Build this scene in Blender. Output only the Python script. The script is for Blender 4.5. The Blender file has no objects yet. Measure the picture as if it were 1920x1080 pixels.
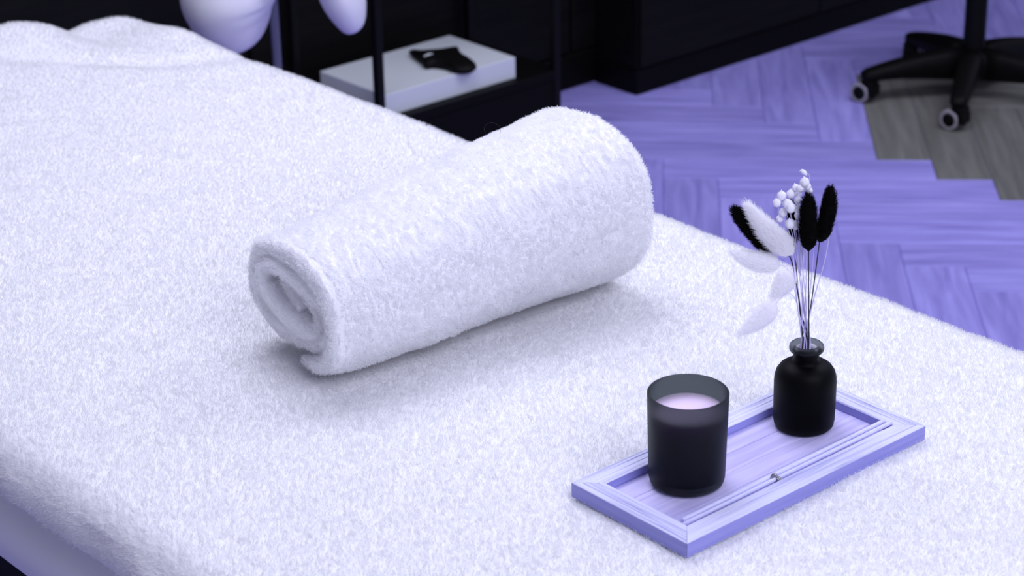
import bpy, bmesh, math, random
import numpy as np
from mathutils import Vector, Matrix, Quaternion

random.seed(7)
rng = np.random.default_rng(11)
SC = bpy.context.scene
COL = SC.collection
BT = 0.72                                   # height of the bed's top

# ------------------------------------------------------------------ camera
PITCH, ROLL, FOCAL = 0.419732, -0.0194898, 4124.33
cp, sp, cr, sr = math.cos(PITCH), math.sin(PITCH), math.cos(ROLL), math.sin(ROLL)
fwd = Vector((0, cp, -sp)); rgt = Vector((1, 0, 0)); upv = Vector((0, sp, cp))
r2 = cr * rgt + sr * upv
u2 = -sr * rgt + cr * upv
cam_d = bpy.data.cameras.new('camera')
cam = bpy.data.objects.new('camera', cam_d); COL.objects.link(cam)
m = Matrix((r2, u2, -fwd)).transposed().to_4x4()
m.translation = Vector((0, 0, 1.015 + BT))
cam.matrix_world = m
cam_d.sensor_width = 36.0
cam_d.lens = FOCAL / 1920 * 36.0
cam_d.clip_start = 0.05; cam_d.clip_end = 60
cam_d.dof.use_dof = True
cam_d.dof.focus_distance = 2.24
cam_d.dof.aperture_fstop = 9.0
SC.camera = cam

# ------------------------------------------------------------------ world, lights, exposure
W = bpy.data.worlds.new('world'); SC.world = W; W.use_nodes = True
bg = W.node_tree.nodes['Background']
bg.inputs[0].default_value = (0.68, 0.69, 1.0, 1); bg.inputs[1].default_value = 0.43

def area(name, loc, target, size, power, col):
    d = bpy.data.lights.new(name, 'AREA'); d.shape = 'RECTANGLE'
    d.size, d.size_y = size; d.energy = power; d.color = col
    o = bpy.data.objects.new(name, d); COL.objects.link(o)
    o.location = loc
    o.rotation_euler = (Vector(target) - Vector(loc)).to_track_quat('-Z', 'Y').to_euler()
    o['kind'] = 'helper'
    return o
LC = (0.80, 0.81, 1.0)
area('key_fill_light', (-0.35, 3.20, 2.70), (0.0, 2.40, BT), (1.5, 1.2), 41, LC)  # ceiling source, behind and to the left of the towel
area('key_fill_light', (1.15, 0.55, 2.45), (0.2, 2.7, 0.6), (1.6, 1.6), 43, LC)  # added fill from the front right, brightens the fronts; no lamp known there
area('key_fill_light', (1.75, 3.75, 2.90), (1.15, 4.0, 0.0), (1.2, 1.2), 34, LC)  # added fill above the stool to brighten the floor

SC.view_settings.view_transform = 'Standard'
SC.view_settings.look = 'None'
SC.view_settings.gamma = 1.0
SC.view_settings.use_curve_mapping = False
SC.view_settings.exposure = -0.06
SC.cycles.use_denoising = True
SC.cycles.max_bounces = 12
SC.cycles.diffuse_bounces = 5
SC.cycles.transmission_bounces = 10
SC.cycles.transparent_max_bounces = 12
SC.cycles.caustics_reflective = False
SC.cycles.caustics_refractive = True

# ------------------------------------------------------------------ helpers
# bed directions: NV across the bed (towards its far right side), SV along it (towards its foot)
NV = np.array([0.754, 0.657, 0.0]); SV = np.array([0.657, -0.754, 0.0])
BED_ANG = math.atan2(0.657, 0.754)

def sn(s, n, z):
    """point from along-bed s, across-bed n, height z"""
    p = SV * s + NV * n
    return (float(p[0]), float(p[1]), float(z))

def tag(o, label=None, cat=None, group=None, kind=None):
    if label: o['label'] = label
    if cat: o['category'] = cat
    if group: o['group'] = group
    if kind: o['kind'] = kind
    return o

def empty(name, loc=(0, 0, 0), rz=0.0):
    o = bpy.data.objects.new(name, None); COL.objects.link(o)
    o.location = loc; o.rotation_euler = (0, 0, rz); o.empty_display_size = 0.02
    return o

def link(name, me, mat, parent=None, smooth=False, loc=None, rz=None):
    o = bpy.data.objects.new(name, me); COL.objects.link(o)
    if mat and not me.materials: me.materials.append(mat)
    if smooth:
        me.polygons.foreach_set('use_smooth', [True] * len(me.polygons))
    if parent: o.parent = parent
    if loc is not None: o.location = loc
    if rz is not None: o.rotation_euler = (0, 0, rz)
    return o

def pymesh(name, V, F):
    me = bpy.data.meshes.new(name)
    me.from_pydata([tuple(map(float, v)) for v in V], [], F)
    me.update()
    return me

def gridmesh(name, P, wrap_u=False, wrap_v=False):
    """P: (U,V,3) array"""
    U, Vn = P.shape[:2]
    idx = np.arange(U * Vn).reshape(U, Vn)
    a = idx if wrap_u else idx[:-1]
    b = np.roll(idx, -1, 0) if wrap_u else idx[1:]
    def vn(x): return np.roll(x, -1, 1) if wrap_v else x[:, 1:]
    def v0(x): return x if wrap_v else x[:, :-1]
    q = np.stack([v0(a), v0(b), vn(b), vn(a)], -1).reshape(-1, 4)
    me = bpy.data.meshes.new(name)
    me.vertices.add(U * Vn); me.vertices.foreach_set('co', P.reshape(-1).astype(np.float32))
    nq = len(q)
    me.loops.add(nq * 4); me.loops.foreach_set('vertex_index', q.reshape(-1).astype(np.int32))
    me.polygons.add(nq)
    me.polygons.foreach_set('loop_start', np.arange(0, nq * 4, 4, dtype=np.int32))
    me.update(calc_edges=True); me.validate()
    return me

def bmfinish(bm, name, bevel=0.0, seg=2):
    if bevel > 0:
        bmesh.ops.bevel(bm, geom=[e for e in bm.edges], offset=bevel, segments=seg, profile=0.6, affect='EDGES', clamp_overlap=True)
    bmesh.ops.recalc_face_normals(bm, faces=bm.faces)
    me = bpy.data.meshes.new(name); bm.to_mesh(me); bm.free()
    return me

def boxmesh(name, x0, x1, y0, y1, z0, z1, bevel=0.0, seg=2):
    bm = bmesh.new()
    v = [bm.verts.new(p) for p in ((x0, y0, z0), (x1, y0, z0), (x1, y1, z0), (x0, y1, z0),
                                   (x0, y0, z1), (x1, y0, z1), (x1, y1, z1), (x0, y1, z1))]
    for f in ((0, 3, 2, 1), (4, 5, 6, 7), (0, 1, 5, 4), (1, 2, 6, 5), (2, 3, 7, 6), (3, 0, 4, 7)):
        bm.faces.new([v[i] for i in f])
    return bmfinish(bm, name, bevel, seg)

def lathe(name, prof, seg=48, ribs=0, ribamp=0.0):
    """prof: list of (r,z); closed at the axis where r==0"""
    V, F, rings = [], [], []
    for r, z in prof:
        if r <= 1e-9:
            rings.append([len(V)]); V.append((0, 0, z))
        else:
            rings.append(list(range(len(V), len(V) + seg)))
            for k in range(seg):
                a = 2 * math.pi * k / seg
                rr = r * (1 + ribamp * math.cos(ribs * a)) if ribs else r
                V.append((rr * math.cos(a), rr * math.sin(a), z))
    for A, B in zip(rings, rings[1:]):
        if len(A) == 1 and len(B) == 1: continue
        for k in range(seg):
            k2 = (k + 1) % seg
            if len(A) == 1: F.append((A[0], B[k], B[k2]))
            elif len(B) == 1: F.append((A[k2], A[k], B[0]))
            else: F.append((A[k], B[k], B[k2], A[k2]))
    me = pymesh(name, V, F)
    bm = bmesh.new(); bm.from_mesh(me); bmesh.ops.recalc_face_normals(bm, faces=bm.faces); bm.to_mesh(me); bm.free()
    return me

def spline(pts, n):
    """Catmull-Rom through pts -> n points"""
    P = np.array(pts, float)
    Q = np.vstack([2 * P[0] - P[1], P, 2 * P[-1] - P[-2]])
    out = []
    for t in np.linspace(0, len(P) - 1 - 1e-9, n):
        i = int(t); f = t - i
        p0, p1, p2, p3 = Q[i], Q[i + 1], Q[i + 2], Q[i + 3]
        out.append(0.5 * ((2 * p1) + (-p0 + p2) * f + (2 * p0 - 5 * p1 + 4 * p2 - p3) * f * f + (-p0 + 3 * p1 - 3 * p2 + p3) * f ** 3))
    return np.array(out)

def frames(C):
    T = np.gradient(C, axis=0); T /= np.linalg.norm(T, axis=1)[:, None] + 1e-12
    ref = np.array([0, 0, 1.0]) if abs(T[0][2]) < 0.9 else np.array([1.0, 0, 0])
    N = np.cross(T[0], ref); N /= np.linalg.norm(N)
    Ns = []
    for t in T:
        N = N - t * (N @ t); N /= np.linalg.norm(N) + 1e-12
        Ns.append(N)
    Ns = np.array(Ns); Bs = np.cross(T, Ns)
    return T, Ns, Bs

def tube(name, pts, rad, seg=8, n=None, flat=1.0):
    """smooth tapering tube with rounded caps; rad: float or list along pts"""
    n = n or max(6, 5 * len(pts))
    C = spline(pts, n)
    R = np.interp(np.linspace(0, 1, n), np.linspace(0, 1, np.size(rad)), np.atleast_1d(rad)) if np.size(rad) > 1 else np.full(n, float(rad))
    T, N, B = frames(C)
    a = np.linspace(0, 2 * math.pi, seg, endpoint=False)
    P = C[:, None, :] + R[:, None, None] * (np.cos(a)[None, :, None] * N[:, None, :] + flat * np.sin(a)[None, :, None] * B[:, None, :])
    V = [tuple(p) for p in P.reshape(-1, 3)]
    F = []
    for i in range(n - 1):
        for k in range(seg):
            k2 = (k + 1) % seg
            F.append((i * seg + k, i * seg + k2, (i + 1) * seg + k2, (i + 1) * seg + k))
    for i, sgn in ((0, -1), (n - 1, 1)):
        V.append(tuple(C[i] + sgn * T[i] * R[i] * 0.6)); c = len(V) - 1
        for k in range(seg):
            k2 = (k + 1) % seg
            F.append((c, i * seg + k2, i * seg + k) if sgn < 0 else (c, i * seg + k, i * seg + k2))
    return pymesh(name, V, F)

_lat = {}
def vnoise(x, y, seed, per=64):
    """2-D value noise in -1..1 (arrays)"""
    if seed not in _lat:
        _lat[seed] = np.random.default_rng(seed).uniform(-1, 1, (per, per))
    L = _lat[seed]
    xi, yi = np.floor(x).astype(int), np.floor(y).astype(int)
    fx, fy = x - xi, y - yi
    fx = fx * fx * (3 - 2 * fx); fy = fy * fy * (3 - 2 * fy)
    g = lambda i, j: L[i % per, j % per]
    return (g(xi, yi) * (1 - fx) + g(xi + 1, yi) * fx) * (1 - fy) + (g(xi, yi + 1) * (1 - fx) + g(xi + 1, yi + 1) * fx) * fy

def hair(name, roots, dirs, length, radius, mat, parent, bend=None, npt=4, tip=0.3):
    """strands grown as hair curves: roots (N,3), dirs (N,3), length (N,)"""
    N = len(roots)
    hc = bpy.data.hair_curves.new(name)
    hc.add_curves([npt] * N)
    t = np.linspace(0, 1, npt)
    bend = np.zeros_like(dirs) if bend is None else bend
    P = roots[:, None, :] + dirs[:, None, :] * (length[:, None] * t[None, :])[:, :, None] + bend[:, None, :] * (length[:, None] * t[None, :] ** 2)[:, :, None]
    hc.attributes['position'].data.foreach_set('vector', P.reshape(-1).astype(np.float32))
    ra = hc.attributes.get('radius') or hc.attributes.new('radius', 'FLOAT', 'POINT')
    rr = np.broadcast_to(np.asarray(radius, float).reshape(-1, 1) * (1 - (1 - tip) * t[None, :]), (N, npt))
    ra.data.foreach_set('value', rr.reshape(-1).astype(np.float32))
    hc.materials.append(mat)
    o = bpy.data.objects.new(name, hc); COL.objects.link(o)
    if parent: o.parent = parent
    o['kind'] = 'stuff'
    return o

def sample_grid(P, N, mask=None):
    """random points and normals on a (U,V,3) grid, evenly by area"""
    A = P[1:, :-1] - P[:-1, :-1]; B = P[:-1, 1:] - P[:-1, :-1]
    nr = np.cross(A, B); ar = np.linalg.norm(nr, axis=2)
    w = ar.copy()
    if mask is not None: w = w * mask
    w = w.reshape(-1); c = rng.choice(len(w), N, p=w / w.sum())
    i, j = np.unravel_index(c, ar.shape)
    u, v = rng.random(N)[:, None], rng.random(N)[:, None]
    p = (P[i, j] * (1 - u) + P[i + 1, j] * u) * (1 - v) + (P[i, j + 1] * (1 - u) + P[i + 1, j + 1] * u) * v
    n = nr[i, j] / (ar[i, j][:, None] + 1e-12)
    return p, n, i, j

# ------------------------------------------------------------------ materials
def mat(name, col, rough=0.6, spec=0.3, metal=0.0, sheen=0.0):
    M = bpy.data.materials.new(name); M.use_nodes = True
    b = M.node_tree.nodes['Principled BSDF']
    b.inputs['Base Color'].default_value = (*col, 1); b.inputs['Roughness'].default_value = rough
    b.inputs['Specular IOR Level'].default_value = spec; b.inputs['Metallic'].default_value = metal
    b.inputs['Sheen Weight'].default_value = sheen
    return M

def nodes(M): return M.node_tree.nodes, M.node_tree.links, M.node_tree.nodes['Principled BSDF']

def fabric(name, col, scale=220, bump=0.25):
    M = mat(name, col, 0.95, 0.05, sheen=0.15)
    N, L, b = nodes(M)
    tc = N.new('ShaderNodeTexCoord'); nz = N.new('ShaderNodeTexNoise'); bp = N.new('ShaderNodeBump')
    nz.inputs['Scale'].default_value = scale; nz.inputs['Detail'].default_value = 4
    bp.inputs['Strength'].default_value = bump; bp.inputs['Distance'].default_value = 0.003
    L.new(tc.outputs['Object'], nz.inputs['Vector']); L.new(nz.outputs['Fac'], bp.inputs['Height']); L.new(bp.outputs[0], b.inputs['Normal'])
    return M

def wood(name, lo, hi, stretch=(1.2, 22, 22), rough=0.5, bump=0.12, per_object=0.25, contrast=(0.3, 0.7), dist=0.002, spec=0.3):
    """grain along the object's local x"""
    M = mat(name, hi, rough, spec)
    N, L, b = nodes(M)
    tc = N.new('ShaderNodeTexCoord'); oi = N.new('ShaderNodeObjectInfo'); ad = N.new('ShaderNodeVectorMath'); ad.operation = 'ADD'
    sc = N.new('ShaderNodeVectorMath'); sc.operation = 'SCALE'; sc.inputs['Scale'].default_value = 37.0
    cx = N.new('ShaderNodeCombineXYZ')
    for k in range(3): L.new(oi.outputs['Random'], cx.inputs[k])
    L.new(cx.outputs[0], sc.inputs[0]); L.new(tc.outputs['Object'], ad.inputs[0]); L.new(sc.outputs[0], ad.inputs[1])
    mp = N.new('ShaderNodeMapping'); mp.inputs['Scale'].default_value = stretch
    L.new(ad.outputs[0], mp.inputs['Vector'])
    nz = N.new('ShaderNodeTexNoise'); nz.inputs['Scale'].default_value = 4.0; nz.inputs['Detail'].default_value = 6; nz.inputs['Distortion'].default_value = 0.6
    L.new(mp.outputs[0], nz.inputs['Vector'])
    rp = N.new('ShaderNodeValToRGB')
    rp.color_ramp.elements[0].position = contrast[0]; rp.color_ramp.elements[0].color = (*lo, 1)
    rp.color_ramp.elements[1].position = contrast[1]; rp.color_ramp.elements[1].color = (*hi, 1)
    L.new(nz.outputs['Fac'], rp.inputs[0])
    hs = N.new('ShaderNodeHueSaturation')
    mr = N.new('ShaderNodeMapRange'); mr.inputs['To Min'].default_value = 1 - per_object; mr.inputs['To Max'].default_value = 1 + per_object * 0.6
    L.new(oi.outputs['Random'], mr.inputs['Value']); L.new(mr.outputs[0], hs.inputs['Value'])
    L.new(rp.outputs[0], hs.inputs['Color']); L.new(hs.outputs[0], b.inputs['Base Color'])
    bp = N.new('ShaderNodeBump'); bp.inputs['Strength'].default_value = bump; bp.inputs['Distance'].default_value = dist
    L.new(nz.outputs['Fac'], bp.inputs['Height']); L.new(bp.outputs[0], b.inputs['Normal'])
    return M

def frosted(name, col, rough=0.35, spec=0.35):
    M = mat(name, col, rough, spec)
    b = M.node_tree.nodes['Principled BSDF']
    b.inputs['Transmission Weight'].default_value = 1.0
    b.inputs['IOR'].default_value = 1.16
    return M

def pile_mat(name, col, tr):
    M = bpy.data.materials.new(name); M.use_nodes = True
    N, L = M.node_tree.nodes, M.node_tree.links
    N.remove(N['Principled BSDF'])
    d = N.new('ShaderNodeBsdfDiffuse'); t = N.new('ShaderNodeBsdfTranslucent'); mx = N.new('ShaderNodeMixShader')
    d.inputs[0].default_value = (*col, 1); t.inputs[0].default_value = (*col, 1); mx.inputs[0].default_value = tr
    L.new(d.outputs[0], mx.inputs[1]); L.new(t.outputs[0], mx.inputs[2]); L.new(mx.outputs[0], N['Material Output'].inputs[0])
    return M
M_PILE = pile_mat('white_fleece_fibre', (0.86, 0.86, 0.865), 0.5)
M_TERRYPILE = pile_mat('white_terry_fibre', (0.95, 0.95, 0.96), 0.45)
M_FLEECE = fabric('white_fleece', (0.84, 0.84, 0.85), 160, 0.1)
M_TERRY = fabric('white_terry', (0.93, 0.93, 0.95), 260, 0.6)
M_SHEET = fabric('white_sheet', (0.80, 0.80, 0.86), 500, 0.1)
M_BLACK = mat('black_lacquer', (0.003, 0.003, 0.003), 0.5, 0.08)
M_PANEL = wood('black_stained_panel', (0.003, 0.003, 0.003), (0.006, 0.006, 0.0055), (1, 14, 14), 0.55, 0.05, 0.1, spec=0.12)
M_RUBBER = mat('black_plastic', (0.004, 0.004, 0.004), 0.5, 0.10)
M_METAL_BLACK = mat('black_metal', (0.004, 0.004, 0.005), 0.45, 0.12)
M_TYRE = mat('pale_grey_tyre', (0.33, 0.32, 0.34), 0.6, 0.3)
M_WALL = mat('dark_wall_paint', (0.008, 0.008, 0.008), 0.8, 0.1)
M_VIOLET = wood('violet_oak', (0.22, 0.195, 0.54), (0.47, 0.43, 0.95), (1.0, 9, 9), 0.45, 0.06, 0.09, (0.2, 0.8))
M_GREY = wood('grey_oak', (0.14, 0.14, 0.125), (0.235, 0.235, 0.215), (1.0, 12, 12), 0.45, 0.08, 0.15, (0.25, 0.75))
M_JOINT = mat('dark_joint', (0.26, 0.23, 0.60), 0.8, 0.1)
M_SHELFWHITE = mat('white_laminate', (0.66, 0.70, 0.72), 0.4, 0.3)
M_WHITE_PAD = mat('white_upholstery', (0.90, 0.90, 0.94), 0.5, 0.3)
M_POLE = mat('grey_painted_pole', (0.14, 0.14, 0.21), 0.4, 0.4)
M_TRAY = wood('lavender_limed_wood', (0.37, 0.37, 0.68), (0.68, 0.69, 0.90), (2.0, 60, 60), 0.6, 0.5, 0.06, (0.3, 0.52), 0.0012)
M_TRAYFLOOR = wood('lavender_limed_board', (0.46, 0.43, 0.74), (0.64, 0.60, 0.90), (2.0, 30, 30), 0.55, 0.25, 0.12, (0.3, 0.65), 0.0008)
M_TRAYEDGE = wood('violet_upright_edge', (0.28, 0.28, 0.66), (0.35, 0.35, 0.74), (2.0, 50, 50), 0.6, 0.2, 0.04)
M_STICK = wood('lavender_rattan', (0.60, 0.60, 0.88), (0.72, 0.72, 0.95), (2, 80, 80), 0.5, 0.1, 0.05)
M_GLASS = frosted('smoked_frosted_glass', (0.11, 0.125, 0.13), 0.45, 0.04)
M_VASEGLASS = frosted('black_frosted_glass', (0.04, 0.044, 0.046), 0.5, 0.05)
M_LIPGLASS = frosted('grey_frosted_lip', (0.20, 0.215, 0.23), 0.4)
M_PALERING = mat('pale_grey_mouth_ring', (0.36, 0.36, 0.40), 0.4, 0.4)
M_DARKTAIL = mat('black_dyed_plume', (0.003, 0.003, 0.003), 0.8, 0.05)
M_WHITETAIL = pile_mat('white_plume', (0.97, 0.965, 0.985), 0.5)
M_POD = mat('white_dyed_pod', (0.84, 0.83, 0.93), 0.8, 0.1)
M_STEM_DARK = mat('dark_stem', (0.03, 0.028, 0.045), 0.7, 0.2)
M_STEM_PALE = mat('pale_lilac_stem', (0.62, 0.58, 0.86), 0.7, 0.2)
M_TWINE = mat('silvery_grey_tie', (0.34, 0.34, 0.37), 0.35, 0.5, 0.6)
M_WAX = mat('pink_lilac_wax', (0.86, 0.70, 0.93), 0.5, 0.4)
_b = M_WAX.node_tree.nodes['Principled BSDF']
_b.inputs['Subsurface Weight'].default_value = 1.0
_b.inputs['Subsurface Radius'].default_value = (1.0, 0.9, 1.0); _b.inputs['Subsurface Scale'].default_value = 0.012
M_WICK = mat('burnt_wick', (0.6, 0.55, 0.6), 0.9, 0.1)

# ------------------------------------------------------------------ floor (herringbone boards), walls
PW, PK = 0.118, 5                            # board width, length in widths
PL = PW * PK
FA = math.radians(-4.0)
U = np.array([math.cos(FA), math.sin(FA)]); V = np.array([-math.sin(FA), math.cos(FA)])
ORG = np.array([0.812, 4.545])               # a board corner (foot of the first grey board)
def struct(o): o['kind'] = 'structure'; return o
floor = struct(link('floor', boxmesh('floor', -2.6, 4.2, -0.6, 9.0, -0.06, -0.003), M_JOINT))
plank_me = boxmesh('plank', 0, PL - 0.0010, 0, PW - 0.0010, -0.006, 0.0, 0.0012, 1)
plank_grey_me = plank_me.copy()
plank_me.materials.append(M_VIOLET); plank_grey_me.materials.append(M_GREY)
done = set(); npl = 0
for gx in range(-14, 20):
    for gy in range(-14, 22):
        t = (gx + gy + PK) % (2 * PK)
        if t < PK: key = ('h', gx - t, gy)
        else: key = ('v', gx, gy - (t - PK))
        if key in done: continue
        done.add(key)
        o_, kx, ky = key
        cx_, cy_ = (kx + PK / 2, ky + 0.5) if o_ == 'h' else (kx + 0.5, ky + PK / 2)
        c = ORG + U * cx_ * PW + V * cy_ * PW
        if not (-0.35 < c[0] < 2.3 and 3.3 < c[1] < 6.7): continue
        grey = (o_ == 'v' and kx + ky == 0 and kx >= 0) or (o_ == 'h' and kx + ky == PK and kx >= 1)
        me_ = plank_grey_me if grey else plank_me
        base = ORG + U * kx * PW + V * ky * PW
        o = link('plank', me_, None, floor)
        if o_ == 'h':
            o.location = (*(base + (U + V) * 0.0005), random.uniform(-0.0006, 0)); o.rotation_euler = (0, 0, FA)
        else:
            o.location = (*(base + (U + V) * 0.0005 + U * (PW - 0.0010)), random.uniform(-0.0006, 0)); o.rotation_euler = (0, 0, FA + math.pi / 2)
        npl += 1
# dark wall behind the bed's head, running across
S_WALL = -3.735
wl = boxmesh('wall_back', -1.2, 7.2, 0, 0.1, 0, 2.7)
wall = struct(link('wall_back', wl, M_WALL, loc=sn(S_WALL, 0, 0), rz=BED_ANG))
for k in range(9):                           # flat wall panels with recessed joints
    x0 = -1.2 + k * 0.93
    link('panel', boxmesh('panel', x0 + 0.004, x0 + 0.926, -0.012, 0.0, 0.09, 2.68, 0.003, 1), M_PANEL, wall)
bbm = struct(link('baseboard_back', boxmesh('baseboard_back', -1.2, 7.2, -0.016, 0.0, 0, 0.085, 0.004, 1), M_BLACK, loc=sn(S_WALL, 0, 0), rz=BED_ANG))

# ------------------------------------------------------------------ massage bed
S0, S1, N0, N1 = -3.02, -0.50, 0.868, 1.795     # head end, foot end, near side, far side
bed = tag(empty('massage_bed', sn((S0 + S1) / 2, (N0 + N1) / 2, 0), BED_ANG),
          'wide massage bed with white mattress on a dark base beneath the white fleece blanket', 'bed')
bed_inv = Matrix.Translation(bed.location) @ Matrix.Rotation(BED_ANG, 4, 'Z')
HL, HW = (S1 - S0) / 2, (N1 - N0) / 2           # local: x across (n), y = -s
def matt():
    """mattress: rounded rectangle loft with a bulging side"""
    prof = [(-0.040, BT - 0.046), (-0.016, BT - 0.047), (-0.006, BT - 0.050), (-0.010, BT - 0.058), (-0.013, BT - 0.069), (0.0010, BT - 0.083),
            (0.008, BT - 0.106), (0.004, BT - 0.130), (-0.004, BT - 0.142), (-0.014, BT - 0.149), (-0.03, BT - 0.150)]
    def ring(off, z):
        w, h, r = HW - 0.008 + off, HL - 0.012 + off, 0.09
        pts = []
        for cxs, cys, a0 in ((1, 1, 0), (-1, 1, 90), (-1, -1, 180), (1, -1, 270)):
            for k in range(9):
                a = math.radians(a0 + 90 * k / 8)
                pts.append((cxs * (w - r) + r * math.cos(a), cys * (h - r) + r * math.sin(a), z))
        return pts
    P = np.array([ring(*p) for p in prof])
    # densify along the straight sides so that soft waves can live there
    D = []
    for R in P:
        out = []
        for k in range(len(R)):
            a, b = R[k], R[(k + 1) % len(R)]
            n = max(1, int(np.linalg.norm(a - b) / 0.05))
            for q in range(n): out.append(a + (b - a) * q / n)
        D.append(out)
    n0 = len(D[0]); D = np.array([[d[min(int(i * len(d) / n0), len(d) - 1)] for i in range(n0)] for d in D])
    V_ = [tuple(p) for p in D.reshape(-1, 3)]; F = []
    for i in range(len(prof) - 1):
        for k in range(n0):
            k2 = (k + 1) % n0
            F.append((i * n0 + k2, i * n0 + k, (i + 1) * n0 + k, (i + 1) * n0 + k2))
    F.append(tuple(range(n0))); F.append(tuple(reversed(range((len(prof) - 1) * n0, len(prof) * n0))))
    return pymesh('mattress', V_, F)
link('mattress', matt(), M_SHEET, bed, smooth=True)
link('base_frame', boxmesh('base_frame', -HW + 0.03, HW - 0.03, -HL + 0.05, HL - 0.05, 0.46, BT - 0.149, 0.008), M_BLACK, bed)
for sx in (-1, 1):
    for sy in (-1, 1):
        link('leg', tube('leg', [(sx * (HW - 0.09), sy * (HL - 0.2), 0.002), (sx * (HW - 0.09), sy * (HL - 0.2), 0.25), (sx * (HW - 0.09), sy * (HL - 0.2), 0.48)], 0.03, 16), M_BLACK, bed, smooth=True)

# ------------------------------------------------------------------ fleece blanket over the bed
RE, DROP = 0.042, 0.045                        # edge rounding, extra hanging length
def edge(a, lo, hi, r):
    """arc length a -> (position, drop) of a cloth running over a rounded edge at lo and hi"""
    pos = np.clip(a, lo + r, hi - r); drop = np.zeros_like(a)
    for sgn, e in ((-1, lo + r), (1, hi - r)):
        d = (a - e) * sgn; k = d > 0
        ang = np.minimum(d / r, math.pi / 2)
        pos = np.where(k, e + sgn * r * np.sin(ang), pos)
        drop = np.where(k, r * (1 - np.cos(ang)) + np.maximum(d - r * math.pi / 2, 0), drop)
    return pos, drop
ext = RE * math.pi / 2 - RE + 0.004
ga = np.concatenate([np.linspace(N0 - ext, N0 + 0.08, 34), np.linspace(N0 + 0.08, N1 - 0.08, 190)[1:-1], np.linspace(N1 - 0.08, N1 + ext + 0.05, 40)])
gs = np.linspace(S0 - 0.12, S1 + 0.05, 480)
A2, S2 = np.meshgrid(ga, gs, indexing='ij')
n_, dn = edge(A2, N0, N1, RE)
s_, ds = edge(S2, S0, S1, 0.07)
# rounded plan corners at the head
cn, cs = N1 - 0.16, S0 + 0.16
dd = np.hypot(np.maximum(n_ - cn, 0), np.maximum(cs - s_, 0)); both = (n_ > cn) & (s_ < cs)
over = np.where(both, np.maximum(dd - 0.16, 0), 0)
z = BT - dn - ds - over * 0.55
def gauss(cs_, cn_, ws, wn, h): return h * np.exp(-((s_ - cs_) / ws) ** 2 - ((n_ - cn_) / wn) ** 2)
z = z + gauss(-2.80, 1.80, 0.06, 0.05, 0.008) + gauss(-2.99, 1.57, 0.12, 0.060, 0.021) + gauss(-2.95, 1.672, 0.12, 0.032, -0.016) + gauss(-2.93, 1.735, 0.08, 0.05, -0.013)
# shallow fold of the cloth that crosses the head part
fold_s = -2.86 + (n_ - 1.49) * 0.90
z = z - 0.006 * np.exp(-((s_ - fold_s + 0.020 * np.sin(n_ * 22)) / 0.034) ** 2) * np.clip((n_ - 1.25) / 0.2, 0, 1)
z = z + 0.0022 * vnoise(s_ / 0.16, n_ / 0.16, 3) + 0.0010 * vnoise(s_ / 0.05, n_ / 0.05, 4) + 0.0007 * vnoise(s_ / 0.018, n_ / 0.018, 5)
n_ = n_ + np.where(A2 < N0, 0.004 * vnoise(s_ / 0.05, n_ * 0, 6), 0)
# settle flat under the tray
tray_c = np.array([0.2252, 1.8423])
BP = SV[None, None, :] * s_[..., None] + NV[None, None, :] * n_[..., None]
BP[..., 2] = z
blanket_me = gridmesh('fleece_blanket', BP)
blanket = link('fleece_blanket', blanket_me, M_FLEECE, smooth=True)
tag(blanket, 'large fluffy white fleece blanket covering the whole massage bed', 'blanket')
# pile of the blanket
def local2(p, c, ang):
    d = p[:, :2] - np.asarray(c)[None, :2]
    return d[:, 0] * math.cos(ang) + d[:, 1] * math.sin(ang), -d[:, 0] * math.sin(ang) + d[:, 1] * math.cos(ang)
TRAY_A = math.radians(40.65); TRAY_L, TRAY_W = 0.328, 0.151
TOW_L, TOW_R = np.array([-0.2290, 2.0826]), np.array([0.0781, 2.3179])
def pile(P, N, seed, length, rad, mat_, parent, name, flop=0.7, mask=None, keep=None, clump=0.012, lift=0.55):
    p, n, i, j = sample_grid(P, N, mask)
    if (n[:, 2].mean() < 0): n = -n
    if keep is not None:
        k = keep(p); p, n = p[k], n[k]
    a = vnoise(p[:, 0] / clump + 7.3, p[:, 1] / clump + p[:, 2] / clump, seed) * math.pi * 1.6 + vnoise(p[:, 0] / (clump * 5), p[:, 1] / (clump * 5) + p[:, 2] / clump / 5, seed + 1) * 2.5
    ref = np.array([0.3, -0.9, 0.1]); t1 = np.cross(n, ref); t1 /= np.linalg.norm(t1, axis=1)[:, None] + 1e-9; t2 = np.cross(n, t1)
    d = n * lift + flop * (np.cos(a)[:, None] * t1 + np.sin(a)[:, None] * t2) + rng.normal(0, 0.24, p.shape)
    d /= np.linalg.norm(d, axis=1)[:, None]
    b = flop * 0.5 * (np.cos(a + 1.0)[:, None] * t1 + np.sin(a + 1.0)[:, None] * t2)
    L = length * rng.uniform(0.6, 1.25, len(p))
    return hair(name, p, d, L, rad, mat_, parent, b)
def keep_bed(p):
    x, y = local2(p, tray_c, TRAY_A)
    in_tray = (np.abs(x) < TRAY_L / 2 - 0.003) & (np.abs(y) < TRAY_W / 2 - 0.003)
    d = (TOW_R - TOW_L); l = np.linalg.norm(d); ang = math.atan2(d[1], d[0])
    x, y = local2(p, (TOW_L + TOW_R) / 2, ang)
    in_tow = (np.abs(x) < l / 2 - 0.02) & (np.abs(y) < 0.06)
    return ~(in_tray | in_tow) & (p[:, 2] > np.where(p[:, 1] > 2.6, BT - 0.16, BT - 0.06))
pile(BP, 620000, 21, 0.0043, 0.00030, M_PILE, blanket, 'fleece_pile', keep=keep_bed, flop=0.32, lift=0.85, clump=0.007)

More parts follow.
